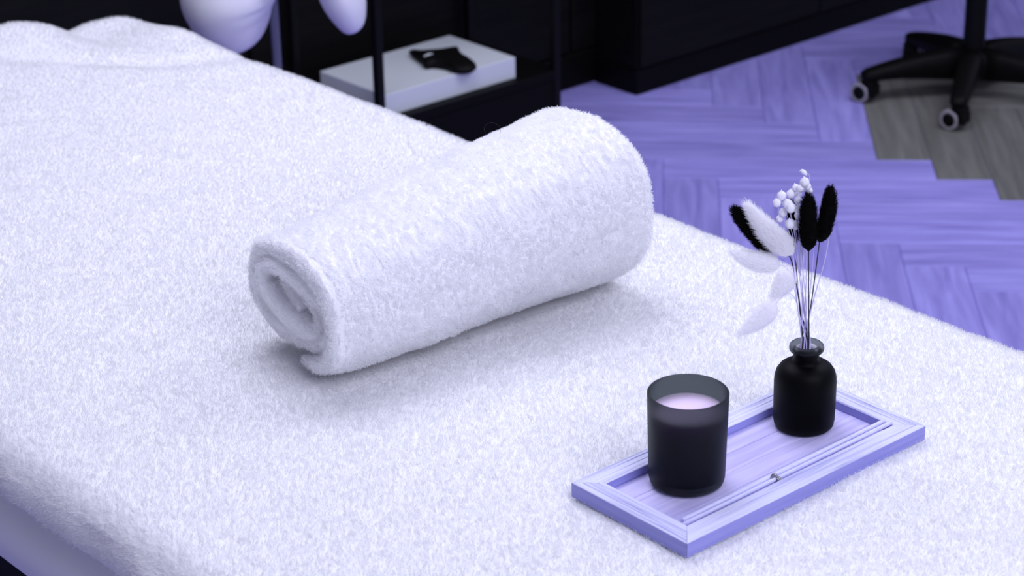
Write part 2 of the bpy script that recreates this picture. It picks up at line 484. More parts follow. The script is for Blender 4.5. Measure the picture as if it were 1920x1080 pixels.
# ------------------------------------------------------------------ rolled towel
tow_c = (TOW_L + TOW_R) / 2
tow_d = TOW_R - TOW_L; tow_len = float(np.linalg.norm(tow_d)); tow_a = math.atan2(tow_d[1], tow_d[0])
TH = 0.0225
NTURN = 3.05
def spiral(nturn=NTURN, n=480):
    """unit spiral from the outer tail inwards: (angle, layer depth in sheet thicknesses)"""
    t = np.linspace(0, 1, n)
    ang = t * nturn * 2 * math.pi
    return ang, t * nturn
def towel_point(ang, layer, u):
    """centre line of the sheet at axis position u (-1..1): local (q,z)"""
    k = (u + 1) / 2
    Q = 0.1031 + (0.1190 - 0.1031) * k; Z = 0.0742 + (0.1010 - 0.0742) * k
    shr = (layer + 0.5) * TH
    rq = np.maximum(Q - shr, 0.012); rz = np.maximum(Z - shr * 0.93, 0.008)
    c, s = np.cos(ang), np.sin(ang); e = 0.86
    q = rq * np.sign(c) * np.abs(c) ** e; zz = Z + rz * np.sign(s) * np.abs(s) ** e
    tilt = np.clip((layer - 0.9) / 1.2, 0, 1) * math.radians(-24)      # the core is flattened and leans
    dz = zz - Z
    return q * np.cos(tilt) - dz * np.sin(tilt), Z + q * np.sin(tilt) + dz * np.cos(tilt)
ang0 = math.radians(-84)                       # outer tail lies under the front
angs, layers = spiral()
NT = len(angs)
half = tow_len / 2
# ring around the sheet section in the (axis, thickness) plane
na = 90
ax_top = np.linspace(-1, 1, na)
capn = 7
def ringpts():
    a, b = [], []
    for x in ax_top: a.append(x); b.append(0.5)
    for k in range(1, capn): th = math.pi / 2 - math.pi * k / capn; a.append(1 + 0.0 + 1j * math.cos(th)); b.append(0.5 * math.sin(th))
    for x in ax_top[::-1]: a.append(x); b.append(-0.5)
    for k in range(1, capn): th = -math.pi / 2 - math.pi * k / capn; a.append(-1 + 1j * math.cos(th)); b.append(0.5 * math.sin(th))
    return a, b
ra, rb = ringpts()
rau = np.array([complex(x).real for x in ra]); rcap = np.array([complex(x).imag for x in ra]); rb = np.array(rb)
TWP = np.zeros((NT, len(rau), 3))
cen_q = np.zeros((NT, len(rau))); cen_z = cen_q.copy()
ANG = ang0 + angs[:, None] * np.ones_like(rau)[None, :]
flap = 0.42 * np.exp(-((rau + 0.30) / 0.13) ** 4) + 0.30 * np.exp(-((rau - 0.72) / 0.16) ** 4)   # the tail edge peeps out in two places
ANG = ANG - 0.0 + flap[None, :] * np.exp(-(angs[:, None] / 0.9) ** 2)
LAY = layers[:, None] * np.ones_like(rau)[None, :]
UU = np.ones(NT)[:, None] * rau[None, :]
# how far each layer sticks out at either end
end_off = 0.006 * np.sin(layers * 4.1 + 0.6) - 0.014 * np.clip(layers - 1.6, 0, 2) * 0.5
half_t = half + end_off - TH * 0.25
Q_, Z_ = towel_point(ANG, LAY, UU)
Q2, Z2 = towel_point(ANG + 0.01, LAY, UU)
tq, tz = Q2 - Q_, Z2 - Z_; ln = np.hypot(tq, tz) + 1e-9; nq, nz_ = tz / ln, -tq / ln
thick = TH * (0.90 + 0.1 * np.sin(ANG * 1.7 + 1)) * np.where(LAY < 0.05, 0.45 + 0.55 * LAY / 0.05, 1.0)
Lx = UU * half_t[:, None] + rcap[None, :] * thick * 0.5
off = rb[None, :] * thick
# terry lumps
surf = 0.0016 * vnoise(Lx / 0.05 + 3, ANG * 2.2, 31) + 0.0011 * vnoise(Lx / 0.016, ANG * 6.5, 32) + 0.0005 * vnoise(Lx / 0.006, ANG * 16, 33)
off = off + surf * np.sign(off + 1e-9)
TWP[..., 0] = Lx
TWP[..., 1] = -(Q_ + nq * off)                  # local +y is away from the viewer; q runs to the front
TWP[..., 2] = Z_ + nz_ * off
# belly: the roll is fuller towards the far end and slumps at the near end's front
xk = TWP[..., 0] / half
front = np.clip(-TWP[..., 1] / 0.1, 0, 1)
TWP[..., 1] -= 0.010 * front * np.exp(-((xk + 0.62) / 0.35) ** 2) * (1 - TWP[..., 2] / 0.2)
TWP[..., 0] += np.where(xk > 0.6, 0.004 * np.sqrt(np.clip(1 - ((TWP[..., 2] - 0.1) / 0.1) ** 2, 0, 1)) * (xk - 0.6) / 0.4, 0)
TWP[..., 2] = np.maximum(TWP[..., 2], 0.0015) + 0.0005
tow_me = gridmesh('rolled_towel', TWP, wrap_v=True)
bm = bmesh.new(); bm.from_mesh(tow_me)
bmesh.ops.holes_fill(bm, edges=[e for e in bm.edges if e.is_boundary], sides=0)
bmesh.ops.recalc_face_normals(bm, faces=bm.faces); bm.to_mesh(tow_me); bm.free()
towel = link('rolled_towel', tow_me, M_TERRY, smooth=True, loc=(float(tow_c[0]), float(tow_c[1]), BT + 0.001), rz=tow_a)
tag(towel, 'thick white terry towel rolled up and lying across the bed', 'towel')
# terry pile on the outer layer and on the end spiral
outer = np.zeros((NT - 1, len(rau) - 1))
outer[:int(NT / NTURN * 1.1), :na + capn] = 1.0
outer[:, na - 1:na + capn] = 0.6
outer[:, 2 * na + capn - 3:] = 0.8
outer[:int(NT / NTURN * 1.1), 2 * na + capn - 3:] = 1.0
p, n, i, j = sample_grid(TWP, 190000, outer)
# orient normals away from the sheet's middle
mid = np.stack([TWP[..., 0], -Q_, Z_], -1)
sgn = np.sign(np.einsum('ij,ij->i', n, TWP[i, j] - mid[i, j])); n = n * sgn[:, None]
a = vnoise(p[:, 0] / 0.006, (p[:, 1] - p[:, 2] * 1.3) / 0.006, 41) * math.pi * 2 + rng.normal(0, 0.5, len(p))
t1 = np.cross(n, np.array([0.2, 0.5, 0.84])); t1 /= np.linalg.norm(t1, axis=1)[:, None] + 1e-9; t2 = np.cross(n, t1)
d = n * 0.75 + 0.75 * (np.cos(a)[:, None] * t1 + np.sin(a)[:, None] * t2) + rng.normal(0, 0.2, p.shape)
d /= np.linalg.norm(d, axis=1)[:, None]
hair('terry_pile', p, d, 0.0040 * rng.uniform(0.55, 1.3, len(p)), 0.00036, M_TERRYPILE, towel, 0.4 * (np.cos(a + 1.2)[:, None] * t1 + np.sin(a + 1.2)[:, None] * t2))
# a loose curled hair on top of the roll
th = np.linspace(math.pi * 1.15, -0.15 * math.pi, 14)
lh = tube('loose_hair', [(0.009 * math.cos(a_), 0.002 * a_, 0.0085 * math.sin(a_)) for a_ in th], 0.00012, 5, 60)
o = link('loose_hair', lh, mat('brown_hair', (0.02, 0.013, 0.01), 0.4, 0.4), smooth=True)
o.location = (-0.018, 2.265, 0.9125)
tag(o, 'single dark curled hair lying on the back of the rolled towel', 'hair')

# ------------------------------------------------------------------ tray
TZ0 = BT + 0.001
tray = tag(empty('serving_tray', (float(tray_c[0]), float(tray_c[1]), TZ0), TRAY_A),
           'shallow rectangular lavender wooden tray on the white blanket', 'tray')
RW = 0.0228
# rail section across its width w (0 outer .. RW inner), stepped mouldings
SECT = [(0.0, 0.0), (0.0, 0.0146), (0.0008, 0.0153), (0.0058, 0.0156), (0.0064, 0.0148), (0.0070, 0.0148), (0.0078, 0.0155), (0.0125, 0.0153),
        (0.0131, 0.0146), (0.0137, 0.0146), (0.0144, 0.0152), (RW - 0.0008, 0.0150), (RW, 0.0143), (RW, 0.0)]
def rail(length):
    """mitred rail along local x, outer edge at y=0, inner towards +y"""
    V_, F = [], []
    for sx in (-1, 1):
        for w, zz in SECT:
            V_.append((sx * (length / 2 - w - 0.0002), w, zz))
    k = len(SECT)
    for i in range(k):
        i2 = (i + 1) % k
        F.append((i, i2, k + i2, k + i))
    F.append(tuple(range(k))[::-1]); F.append(tuple(range(k, 2 * k)))
    me = pymesh('rail', V_, F)
    bm = bmesh.new(); bm.from_mesh(me); bmesh.ops.recalc_face_normals(bm, faces=bm.faces); bm.to_mesh(me); bm.free()
    return me
rl, rs = rail(TRAY_L), rail(TRAY_W)
for r_ in (rl, rs):                            # deeper violet on the upright edges
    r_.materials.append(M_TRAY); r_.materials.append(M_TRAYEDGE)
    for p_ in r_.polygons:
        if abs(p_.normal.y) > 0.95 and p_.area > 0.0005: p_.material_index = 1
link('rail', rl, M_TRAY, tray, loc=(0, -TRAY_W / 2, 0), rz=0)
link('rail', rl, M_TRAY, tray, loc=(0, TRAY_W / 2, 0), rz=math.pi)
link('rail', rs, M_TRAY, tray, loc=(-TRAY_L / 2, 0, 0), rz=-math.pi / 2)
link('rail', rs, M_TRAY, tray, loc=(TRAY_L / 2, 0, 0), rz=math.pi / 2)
iw = TRAY_W - 2 * RW; il = TRAY_L - 2 * RW
nb = 4
for k in range(nb):
    y0 = -iw / 2 + iw * k / nb
    link('board', boxmesh('board', -il / 2, il / 2, y0 + 0.0002, y0 + iw / nb - 0.0002, 0.002, 0.0058 + 0.0002 * (k % 2), 0.0004, 1), M_TRAYFLOOR, tray)
TF = TZ0 + 0.0061                              # top of the tray's floor

# ------------------------------------------------------------------ candle
CH = 0.0945
candle = tag(empty('scented_candle', (0.1600, 1.806, TF)), 'scented candle with pink-lilac wax in a smoked frosted glass tumbler', 'candle')
rb_, rt_ = 0.0357, 0.0380
def cr_(z_): return rb_ + (rt_ - rb_) * min(1, z_ / CH)
outp = [(0, 0.0), (rb_ - 0.010, 0.0), (rb_ - 0.0045, 0.0008), (rb_ - 0.0012, 0.0032), (rb_, 0.0075)] + [(cr_(z_), z_) for z_ in np.linspace(0.012, CH - 0.0012, 12)]
inp = [(rt_ - 0.0007, CH - 0.0002), (rt_ - 0.0015, CH), (rt_ - 0.0022, CH - 0.0003)] + [(cr_(z_) - 0.0028, z_) for z_ in np.linspace(CH - 0.0015, 0.012, 12)] + [(rb_ - 0.006, 0.0085), (0, 0.0080)]
link('glass_tumbler', lathe('glass_tumbler', outp + inp, 72), M_GLASS, candle, smooth=True)
WZ = CH - 0.0185
wp = [(0, 0.0083), (rb_ - 0.0065, 0.0088), (cr_(0.014) - 0.0030, 0.014)] + [(cr_(z_) - 0.0029, z_) for z_ in np.linspace(0.02, WZ - 0.001, 8)] + [(cr_(WZ) - 0.0036, WZ), (0.02, WZ - 0.0006), (0.004, WZ - 0.0008), (0, WZ - 0.0008)]
wax = link('wax', lathe('wax', wp, 64), M_WAX, candle, smooth=True); wax['label'] = 'smooth pink-lilac wax'

# ------------------------------------------------------------------ bottle vase
vase = tag(empty('bottle_vase', (0.2835, 1.915, TF)), 'small black frosted glass bottle vase with a flared lip on the tray', 'vase')
VH = 0.0885
vp = [(0, 0), (0.022, 0), (0.0268, 0.0010), (0.0292, 0.0038), (0.0300, 0.0085), (0.0303, 0.03), (0.0304, 0.048), (0.0300, 0.054), (0.0285, 0.0595), (0.0255, 0.0640),
      (0.0210, 0.0672), (0.0165, 0.0690), (0.0138, 0.0700), (0.0127, 0.0715), (0.0125, 0.075), (0.0125, 0.0800), (0.0097, 0.0800), (0.0097, 0.0740), (0.0110, 0.0695), (0.0165, 0.0665), (0.0240, 0.0615), (0.0272, 0.054), (0.0275, 0.04), (0.0272, 0.012), (0.022, 0.0055), (0, 0.005)]
link('bottle', lathe('bottle', vp, 64), M_VASEGLASS, vase, smooth=True)
lp = [(0.0100, 0.0802), (0.0126, 0.0802), (0.0140, 0.0808), (0.0158, 0.0812), (0.0167, 0.0825), (0.0169, 0.0848), (0.0164, 0.0872), (0.0150, 0.0884), (0.0132, VH),
      (0.0118, 0.0880), (0.0111, 0.0862), (0.0107, 0.083), (0.0100, 0.0802)]
l_ = link('lip', lathe('lip', lp, 64), M_LIPGLASS, vase, smooth=True); l_['label'] = 'flared translucent grey lip'
link('inner_ring', lathe('inner_ring', [(0.0066, 0.0806), (0.0104, 0.0806), (0.0105, 0.0845), (0.0098, 0.0850), (0.0082, 0.0835), (0.0066, 0.0826), (0.0066, 0.0806)], 48), M_PALERING, vase, smooth=True)  # pale grey ring inside the lip

# ------------------------------------------------------------------ dried flowers in the vase (mm, from the middle of the vase's mouth)
MO = np.array([0.2835, 1.915, TF + VH])
def mm(p): return MO + np.array(p, float) / 1000.0
def foot(k, r=5.0, depth=-80):
    a = k * 2.399
    return (r * 0.9 * math.cos(a) * 2.2, r * 0.9 * math.sin(a) * 2.2, depth)
def neck(k, r=4.2):
    a = k * 2.399 + 0.5
    return (r * math.cos(a) - 1, r * math.sin(a), -4)
def stem_path(k, end, sag=(0, 0, 0)):
    n0 = np.array(neck(k)); e = np.array(end, float)
    mid = n0 * 0.5 + e * 0.5 + np.array(sag)
    lowm = n0 * 0.82 + e * 0.18 + np.array([-(e[0] - n0[0]) * 0.08, 0, 0]) + np.array(sag) * 0.5
    return [mm(foot(k)), mm(n0), mm(lowm), mm(mid), mm(e)]
WHITE_PROF = np.array([0.2, 0.72, 0.90, 0.98, 1.0, 0.98, 0.94, 0.88, 0.80, 0.71, 0.60, 0.48, 0.35, 0.21, 0.06])
def tail(name, k, base, tip, width, white, label, group, nh, hl, sag=(0, 0, 0), lean=0.0, stem_r=0.0006, path=None):
    root = tag(empty(name, tuple(MO)), label, 'dried flower', group)
    b_, t_ = np.array(base, float) / 1000, np.array(tip, float) / 1000
    ax = t_ - b_; L = np.linalg.norm(ax); ax = ax / L
    C = np.array([b_ + ax * L * q for q in np.linspace(0, 1, 15)])
    side = np.cross(ax, [0, 1, 0]); side /= np.linalg.norm(side)
    C += side[None, :] * (lean * 0.001 * np.sin(np.linspace(0, 1, 15) * math.pi))[:, None]
    prof = np.array([0.15, 0.66, 0.88, 0.96, 1.0, 1.0, 1.0, 1.0, 0.98, 0.95, 0.90, 0.83, 0.72, 0.54, 0.15])
    prof = (WHITE_PROF if white else prof) * (width / 2000.0)
    T, N, B = frames(C)
    aa = np.linspace(0, 2 * math.pi, 20, endpoint=False)
    P = C[:, None, :] + prof[:, None, None] * (np.cos(aa)[None, :, None] * N[:, None, :] + np.sin(aa)[None, :, None] * B[:, None, :])
    me = gridmesh('seed_head', P, wrap_v=True)
    bm = bmesh.new(); bm.from_mesh(me); bmesh.ops.holes_fill(bm, edges=[e for e in bm.edges if e.is_boundary], sides=0)
    bmesh.ops.recalc_face_normals(bm, faces=bm.faces); bm.to_mesh(me); bm.free()
    ma = M_WHITETAIL if white else M_DARKTAIL
    head = link('seed_head', me, ma, root, smooth=True)
    Pw = np.concatenate([P, P[:, :1]], 1)
    p, n, i, j = sample_grid(Pw, nh)
    cmid = C[i]; n = n * np.sign(np.einsum('ij,ij->i', n, p - cmid))[:, None]
    d = n * 0.55 + ax[None, :] * 0.75 + rng.normal(0, 0.16, p.shape); d /= np.linalg.norm(d, axis=1)[:, None]
    hair('bristles', p, d, hl * 0.001 * rng.uniform(0.5, 1.25, len(p)), 0.00016 if white else 0.00014, ma, head, -0.15 * n)
    pth = path if path else stem_path(k, base, sag)
    sm = tube('stem', [np.array(q) - MO for q in pth] + [b_ + ax * 0.004], [stem_r * 1.3, stem_r * 1.2, stem_r, stem_r * 0.9, stem_r * 0.7], 7, 40)
    link('stem', sm, M_STEM_PALE if white else M_STEM_DARK, root, smooth=True)
    return root
GT = 'black bunny-tail grasses in the vase'
tail('bunny_tail_grass', 0, (-37, 0, 97), (-75, -4, 144), 15.0, False, 'black bunny-tail grass leaning left behind the upright white plume', GT, 2600, 5,
     path=[mm(foot(0)), mm(neck(0)), mm((-6, 1, 30)), mm((-12, 2, 62)), mm((-18, 3, 88)), mm((-27, 2, 98)), mm((-37, 0, 98))])
tail('bunny_tail_grass', 1, (-18, -8, 98), (-63, -14, 152), 17.0, True, 'large white fluffy bunny-tail plume leaning left over a black one', None, 3800, 8, lean=3)
tail('bunny_tail_grass', 2, (-3, -8, 101), (-6, -12, 160), 15.0, False, 'black upright bunny-tail grass, tallest dark plume at the centre front', GT, 2600, 4.2)
tail('bunny_tail_grass', 3, (8, 0, 106), (16, 0, 162), 13.5, False, 'rightmost black bunny-tail grass, tilted slightly to the right', GT, 2600, 4.2, lean=-2.5)
tail('bunny_tail_grass', 4, (-14, 9, 98), (-19, 13, 144), 8.0, False, 'slim black bunny-tail grass half hidden behind the white pods', GT, 1500, 4)
# three white plumes that droop to the left on hair-thin stalks
GD = 'white plumes drooping beside the vase'
def droop(k, base, tip, width, via, label):
    pth = [mm(foot(k)), mm(neck(k))] + [mm(v) for v in via] + [mm(base)]
    tail('bunny_tail_grass', k, base, tip, width, True, label, GD, 1700, 5, stem_r=0.0003, path=pth, lean=2)
droop(5, (-30, -5, 86), (-78, -20, 106), 18, [(-8, 0, 30), (-16, 0, 66), (-22, -1, 80)], 'pale drooping bunny-tail plume, topmost of the three left of the stems')
droop(6, (-18, 2, 77), (-37, -8, 53), 17, [(-6, 0, 30), (-11, 1, 62), (-14, 2, 80)], 'pale drooping bunny-tail plume hanging closest to the stems')
droop(7, (-33, -15, 50), (-70, -30, 26), 16.5, [(-7, -1, 25), (-13, -2, 48), (-22, -7, 57)], 'pale drooping bunny-tail plume, lowest of the three left of the stems')

# white pods on wiry sprigs
pod_me = lathe('pod', [(0, -0.0046), (0.0022, -0.0041), (0.0038, -0.0026), (0.0045, -0.0003), (0.0043, 0.0017), (0.0032, 0.0034), (0.0016, 0.0044), (0.0008, 0.0052), (0, 0.0066)], 20, 5, 0.06)
pod_me.materials.append(M_POD); pod_me.polygons.foreach_set('use_smooth', [True] * len(pod_me.polygons))
def sprig(k, joint, pods, label):
    root = tag(empty('pod_sprig', tuple(MO)), label, 'dried flower', 'white pod sprigs in the vase')
    J = np.array(joint, float)
    pth = stem_path(k, joint)
    link('stem', tube('stem', [np.array(q) - MO for q in pth], [0.0014, 0.0014, 0.0010, 0.0006, 0.0004], 7, 40), M_STEM_PALE, root, smooth=True)
    for (x, y, zz, s_) in pods:
        e = np.array([x, y, zz], float)
        d = e - J; d[0] *= 0.35; d /= np.linalg.norm(d); d = d + rng.normal(0, 0.14, 3); d /= np.linalg.norm(d)
        e0 = e - d * 3.5 * s_
        mid = J * 0.45 + e0 * 0.55 + np.array([(e0[0] - J[0]) * -0.12, 0, 0])
        link('branch', tube('branch', [J / 1000 - 0, mid / 1000, e0 / 1000], [0.0004, 0.0003, 0.00025], 5, 14), M_STEM_PALE, root, smooth=True)
        o = link('pod', pod_me, None, root)
        o.location = e / 1000; o.scale = (s_, s_, s_)
        o.rotation_mode = 'QUATERNION'; o.rotation_quaternion = Vector(d).to_track_quat('Z', 'Y')
    return root
sprig(8, (-10, 0, 74), [(-29, 2, 153, .98), (-33.5, 0, 147, .88), (-24, -3, 147, 1.0), (-21, -6, 144, 1.05), (-27.5, 0, 137, .9)], 'sprig of white round pods, leftmost of the pods above the white plume')
sprig(9, (-6, 3, 80), [(-20, 4, 154, .92), (-15.5, 4, 160, .8), (-12, 0, 161, .8), (-8, 0, 167, 1.0), (-5, 5, 161, .85), (-2, 9, 155, .7)], 'tallest sprig of white round pods, ending in a tiny curled bud')
sprig(10, (-8, 2, 70), [(-13.5, 3, 148, .78), (-13.5, 0, 140, .8), (-12.5, 4, 132, .78), (-30, 2, 130, .75), (-21, -4, 127, 1.05), (-15, 2, 123, .95), (-12.5, 8, 152, .7)], 'lower sprig of white pods tucked behind the centre black plume')
sp9 = [o for o in COL.objects if o.name.startswith('pod_sprig')][1]
link('branch', tube('branch', [(-0.0055, 0.001, 0.165), (-0.0035, 0.001, 0.1715), (-0.005, 0, 0.1755), (-0.0082, 0, 0.1765)], [0.0003, 0.0003, 0.0003, 0.0002], 5, 20), M_STEM_PALE, sp9, smooth=True)
link('bud', tube('bud', [(-0.0064, 0, 0.1742), (-0.0085, 0, 0.1765), (-0.0112, 0, 0.1785), (-0.0132, 0, 0.1782)], [0.0006, 0.0022, 0.0019, 0.0004], 8, 16), M_POD, sp9, smooth=True)
# thin wiry white grasses
for k, pts in ((11, [(4, 2, 40), (15, 6, 86), (20, 8, 128), (21, 8, 140)]), (12, [(-3, 1, 40), (-3, 2, 80), (-5, 3, 118)]), (13, [(1, 2, 40), (3, 3, 80), (4, 4, 112)]),
               (14, [(-2, -1, 36), (-7, -1, 78), (-12, 0, 118)])):
    g = tag(empty('wiry_grass', tuple(MO)), {11: 'thin pale wiry grass arching along the right side of the black plumes', 12: 'thin pale wiry stalk in the middle of the vase bundle',
            13: 'thin pale wiry stalk behind the rightmost black plume', 14: 'thin pale wiry stalk running up beside the dark left stem'}[k], 'dried flower')
    link('stem', tube('stem', [np.array(mm(q)) - MO for q in [foot(k), neck(k)] + pts], [0.0007, 0.0006, 0.0004, 0.0003], 6, 44), M_STEM_PALE, g, smooth=True)
    if k == 11:
        e = np.array(pts[-1]) / 1000
        link('seed_tuft', tube('seed_tuft', [e + np.array([-0.0015, 0, -0.018]), e + np.array([0.0, 0, -0.008]), e + np.array([-0.0005, 0, 0.004])], [0.0004, 0.0011, 0.0003], 7, 14), M_POD, g, smooth=True)

# ------------------------------------------------------------------ two tied fragrance sticks
sticks = tag(empty('stick_bundle', (0.2505, 1.800, TF)), 'pair of lavender fragrance sticks tied together along the front of the tray', 'fragrance sticks')
so = np.array([0.2505, 1.800, TF])
def stick(a, b):
    a, b = np.array(a), np.array(b)
    link('stick', tube('stick', [a - so, (a + b) / 2 - so, b - so], 0.0022, 14, 12), M_STICK, sticks, smooth=True)
stick((0.1505, 1.7300, TF + 0.0030), (0.3595, 1.9000, TF + 0.0105))
stick((0.1500, 1.7225, TF + 0.0024), (0.3660, 1.8965, TF + 0.0105))
tie = empty('tie', (0, 0, 0)); tie.parent = sticks
tp = np.array([0.2450, 1.7950, TF + 0.0045]) - so
sd = np.array([0.77, 0.635, 0.03]); sd /= np.linalg.norm(sd); sp_ = np.array([-0.64, 0.77, 0]); 
for k in range(3):
    c0 = tp + sd * (k - 1) * 0.0018
    pts = [c0 + sp_ * 0.0050 * math.cos(a_) + np.array([0, 0, 0.0031]) * math.sin(a_) + sd * 0.0006 * math.sin(2 * a_) for a_ in np.linspace(0, 2 * math.pi, 13)]
    link('wrap', tube('wrap', pts, 0.0009, 7, 40), M_TWINE, tie, smooth=True)
link('knot', tube('knot', [tp + sp_ * 0.002 + np.array([0, 0, 0.003]), tp + sp_ * 0.004 + np.array([-0.001, 0, 0.0055]), tp + sp_ * 0.0062 - sd * 0.002 + np.array([0, 0, 0.0042]), tp + sp_ * 0.0066 - sd * 0.0045 + np.array([0, 0, 0.001])], [0.0012, 0.0019, 0.0017, 0.0008], 8, 20), M_TWINE, tie, smooth=True)

# ------------------------------------------------------------------ black cabinet with plinth (right of the bed)
def cabinet():
    c = tag(empty('low_cabinet', sn(-3.565, 3.52, 0), BED_ANG), 'long black cabinet on a plinth standing against the dark wall', 'cabinet')
    Lc, D = 2.6, 0.150
    link('body', boxmesh('body', 0.006, Lc, 0.012, D, 0.060, 0.86, 0.003), M_PANEL, c)
    link('plinth', boxmesh('plinth', 0.0, Lc, 0.006, D, 0.0, 0.0625, 0.003), M_BLACK, c)
    for k in range(4):
        d = link('door', boxmesh('door', 0.010 + k * 0.645, 0.650 + k * 0.645, 0.0, 0.0118, 0.068, 0.82, 0.002, 1), M_PANEL, c)
        hx = 0.60 + k * 0.645 if k % 2 == 0 else 0.06 + k * 0.645
        link('handle', tube('handle', [(hx, -0.002, 0.55), (hx, -0.022, 0.56), (hx, -0.022, 0.68), (hx, -0.002, 0.69)], 0.005, 8), M_METAL_BLACK, d, smooth=True)
    link('countertop', boxmesh('countertop', -0.015, Lc, -0.02, D, 0.86, 0.90, 0.004), M_BLACK, c)
cabinet()

# ------------------------------------------------------------------ black rack and the white box on it
rack = tag(empty('black_rack', sn(-3.41, 2.62, 0), BED_ANG), 'black rack with thin posts behind the bed, holding a white box', 'rack')
RWD, RDP = 0.49, 0.29                        # along n, depth towards the wall (+y local)
for x in (0.0, RWD):
    for y in (0.0, RDP):
        link('post', boxmesh('post', x - 0.009, x + 0.009, y - 0.009, y + 0.009, 0.0, 0.80, 0.0015, 1), M_METAL_BLACK, rack)
link('shelf', boxmesh('shelf', -0.0085, RWD + 0.0085, -0.008, RDP + 0.008, 0.180, 0.2010, 0.001, 1), M_BLACK, rack)
link('top_shelf', boxmesh('top_shelf', -0.02, RWD + 0.02, -0.02, RDP + 0.02, 0.8005, 0.83, 0.003), M_BLACK, rack)
link('front_panel', boxmesh('front_panel', 0.0095, RWD - 0.0095, -0.006, 0.004, 0.02, 0.179, 0.001, 1), M_BLACK, rack)
link('side_panel', boxmesh('side_panel', RWD - 0.004, RWD + 0.006, 0.0095, RDP - 0.0095, 0.02, 0.179, 0.001, 1), M_BLACK, rack)
link('side_panel', boxmesh('side_panel', -0.006, 0.004, 0.0095, RDP - 0.0095, 0.02, 0.179, 0.001, 1), M_BLACK, rack)
wb = tag(empty('white_box', sn(-3.425, 2.645, 0.2012), BED_ANG), 'flat white box lying on the low shelf of the black rack', 'box')
link('body', boxmesh('body', 0, 0.362, 0, 0.222, 0.0, 0.0478, 0.002), M_SHELFWHITE, wb)
# black pouch; a glint of light on it is modelled as a pale sliver
pp = [(-0.215, 4.581), (-0.188, 4.575), (-0.155, 4.581), (-0.11, 4.6), (-0.103, 4.57), (-0.087, 4.524), (-0.069, 4.49), (-0.067, 4.465), (-0.08, 4.444), (-0.1, 4.442), (-0.115, 4.45), (-0.133, 4.472), (-0.16, 4.485), (-0.177, 4.482), (-0.185, 4.508), (-0.2, 4.542)]
pz = 0.2492
pc = np.mean(pp, axis=0)
pouch = tag(empty('pouch', (float(pc[0]), float(pc[1]), pz)), 'soft black pouch with a small modelled glint, lying on the white box', 'pouch')
po = np.vstack([spline(pp + pp[:1], 65)[:-1]]) - pc
PV = []
for f, zz in ((0.93, 0.0), (1.0, 0.006), (0.98, 0.012), (0.86, 0.018), (0.6, 0.0205), (0.3, 0.021)):
    PV.append(np.c_[po * f, np.full(len(po), zz)])
PV = np.array(PV)
PV[3:, :, 2] += 0.002 * vnoise(PV[3:, :, 0] / 0.03, PV[3:, :, 1] / 0.03, 51)
me = gridmesh('bag', PV, wrap_v=True)
bm = bmesh.new(); bm.from_mesh(me); bmesh.ops.holes_fill(bm, edges=[e for e in bm.edges if e.is_boundary], sides=0)
bmesh.ops.recalc_face_normals(bm, faces=bm.faces); bm.to_mesh(me); bm.free()
link('bag', me, M_RUBBER, pouch, smooth=True)
cl = np.array([-0.169, 4.517]) - pc
c_ = link('glint', tube('glint', [(cl[0] - 0.010, cl[1] - 0.004, 0.0195), (cl[0], cl[1], 0.0222), (cl[0] + 0.010, cl[1] + 0.006, 0.0205)], [0.002, 0.0028, 0.002], 8, 12), M_SHELFWHITE, pouch, smooth=True)
c_['label'] = 'pale sliver standing for a glint'

# ------------------------------------------------------------------ white saddle stool behind the bed
sad = tag(empty('saddle_stool', (-0.425, 3.88, 0)), 'white padded saddle stool on a grey pole behind the bed head', 'stool')
def saddle():
    # inverted U, seen from the front: a deep left flap, a slim right flap and a padded bridge; (px right of pole, px up, radius) at 1 px = 0.97 mm
    path = [(-60, -88, 8), (-63, -72, 42), (-70, -42, 66), (-78, -8, 84), (-80, 32, 92), (-62, 84, 84), (-6, 128, 64), (70, 112, 50), (116, 58, 46), (133, 6, 41), (143, -32, 31), (146, -54, 20), (147, -62, 5)]
    P = spline(path, 70); a = np.linspace(0, 2 * math.pi, 36, endpoint=False)
    C = np.c_[P[:, 0] * 0.00097, np.zeros(len(P)), 0.585 + P[:, 1] * 0.00093]
    R = P[:, 2] * 0.00097
    T = np.gradient(C, axis=0); T /= np.linalg.norm(T, axis=1)[:, None]
    Nn = np.c_[-T[:, 2], np.zeros(len(T)), T[:, 0]]
    G = C[:, None, :] + (R[:, None] * np.cos(a)[None, :])[:, :, None] * Nn[:, None, :]
    G[..., 1] = (np.minimum(R * 2.4, 0.055 + R * 1.25)[:, None]) * np.sin(a)[None, :]
    me = gridmesh('seat', G, wrap_v=True)
    bm = bmesh.new(); bm.from_mesh(me); bmesh.ops.holes_fill(bm, edges=[e for e in bm.edges if e.is_boundary], sides=0)
    bmesh.ops.recalc_face_normals(bm, faces=bm.faces); bm.to_mesh(me); bm.free()
    return me
link('seat', saddle(), M_WHITE_PAD, sad, smooth=True)
link('pole', tube('pole', [(0.0, 0, 0.03), (0.0, 0, 0.35), (0, 0, 0.66)], 0.0085, 16), M_POLE, sad, smooth=True)
link('base', lathe('base', [(0, 0.002), (0.19, 0.002), (0.2, 0.006), (0.195, 0.014), (0.05, 0.026), (0.02, 0.05), (0, 0.052)], 48), M_POLE, sad, smooth=True)

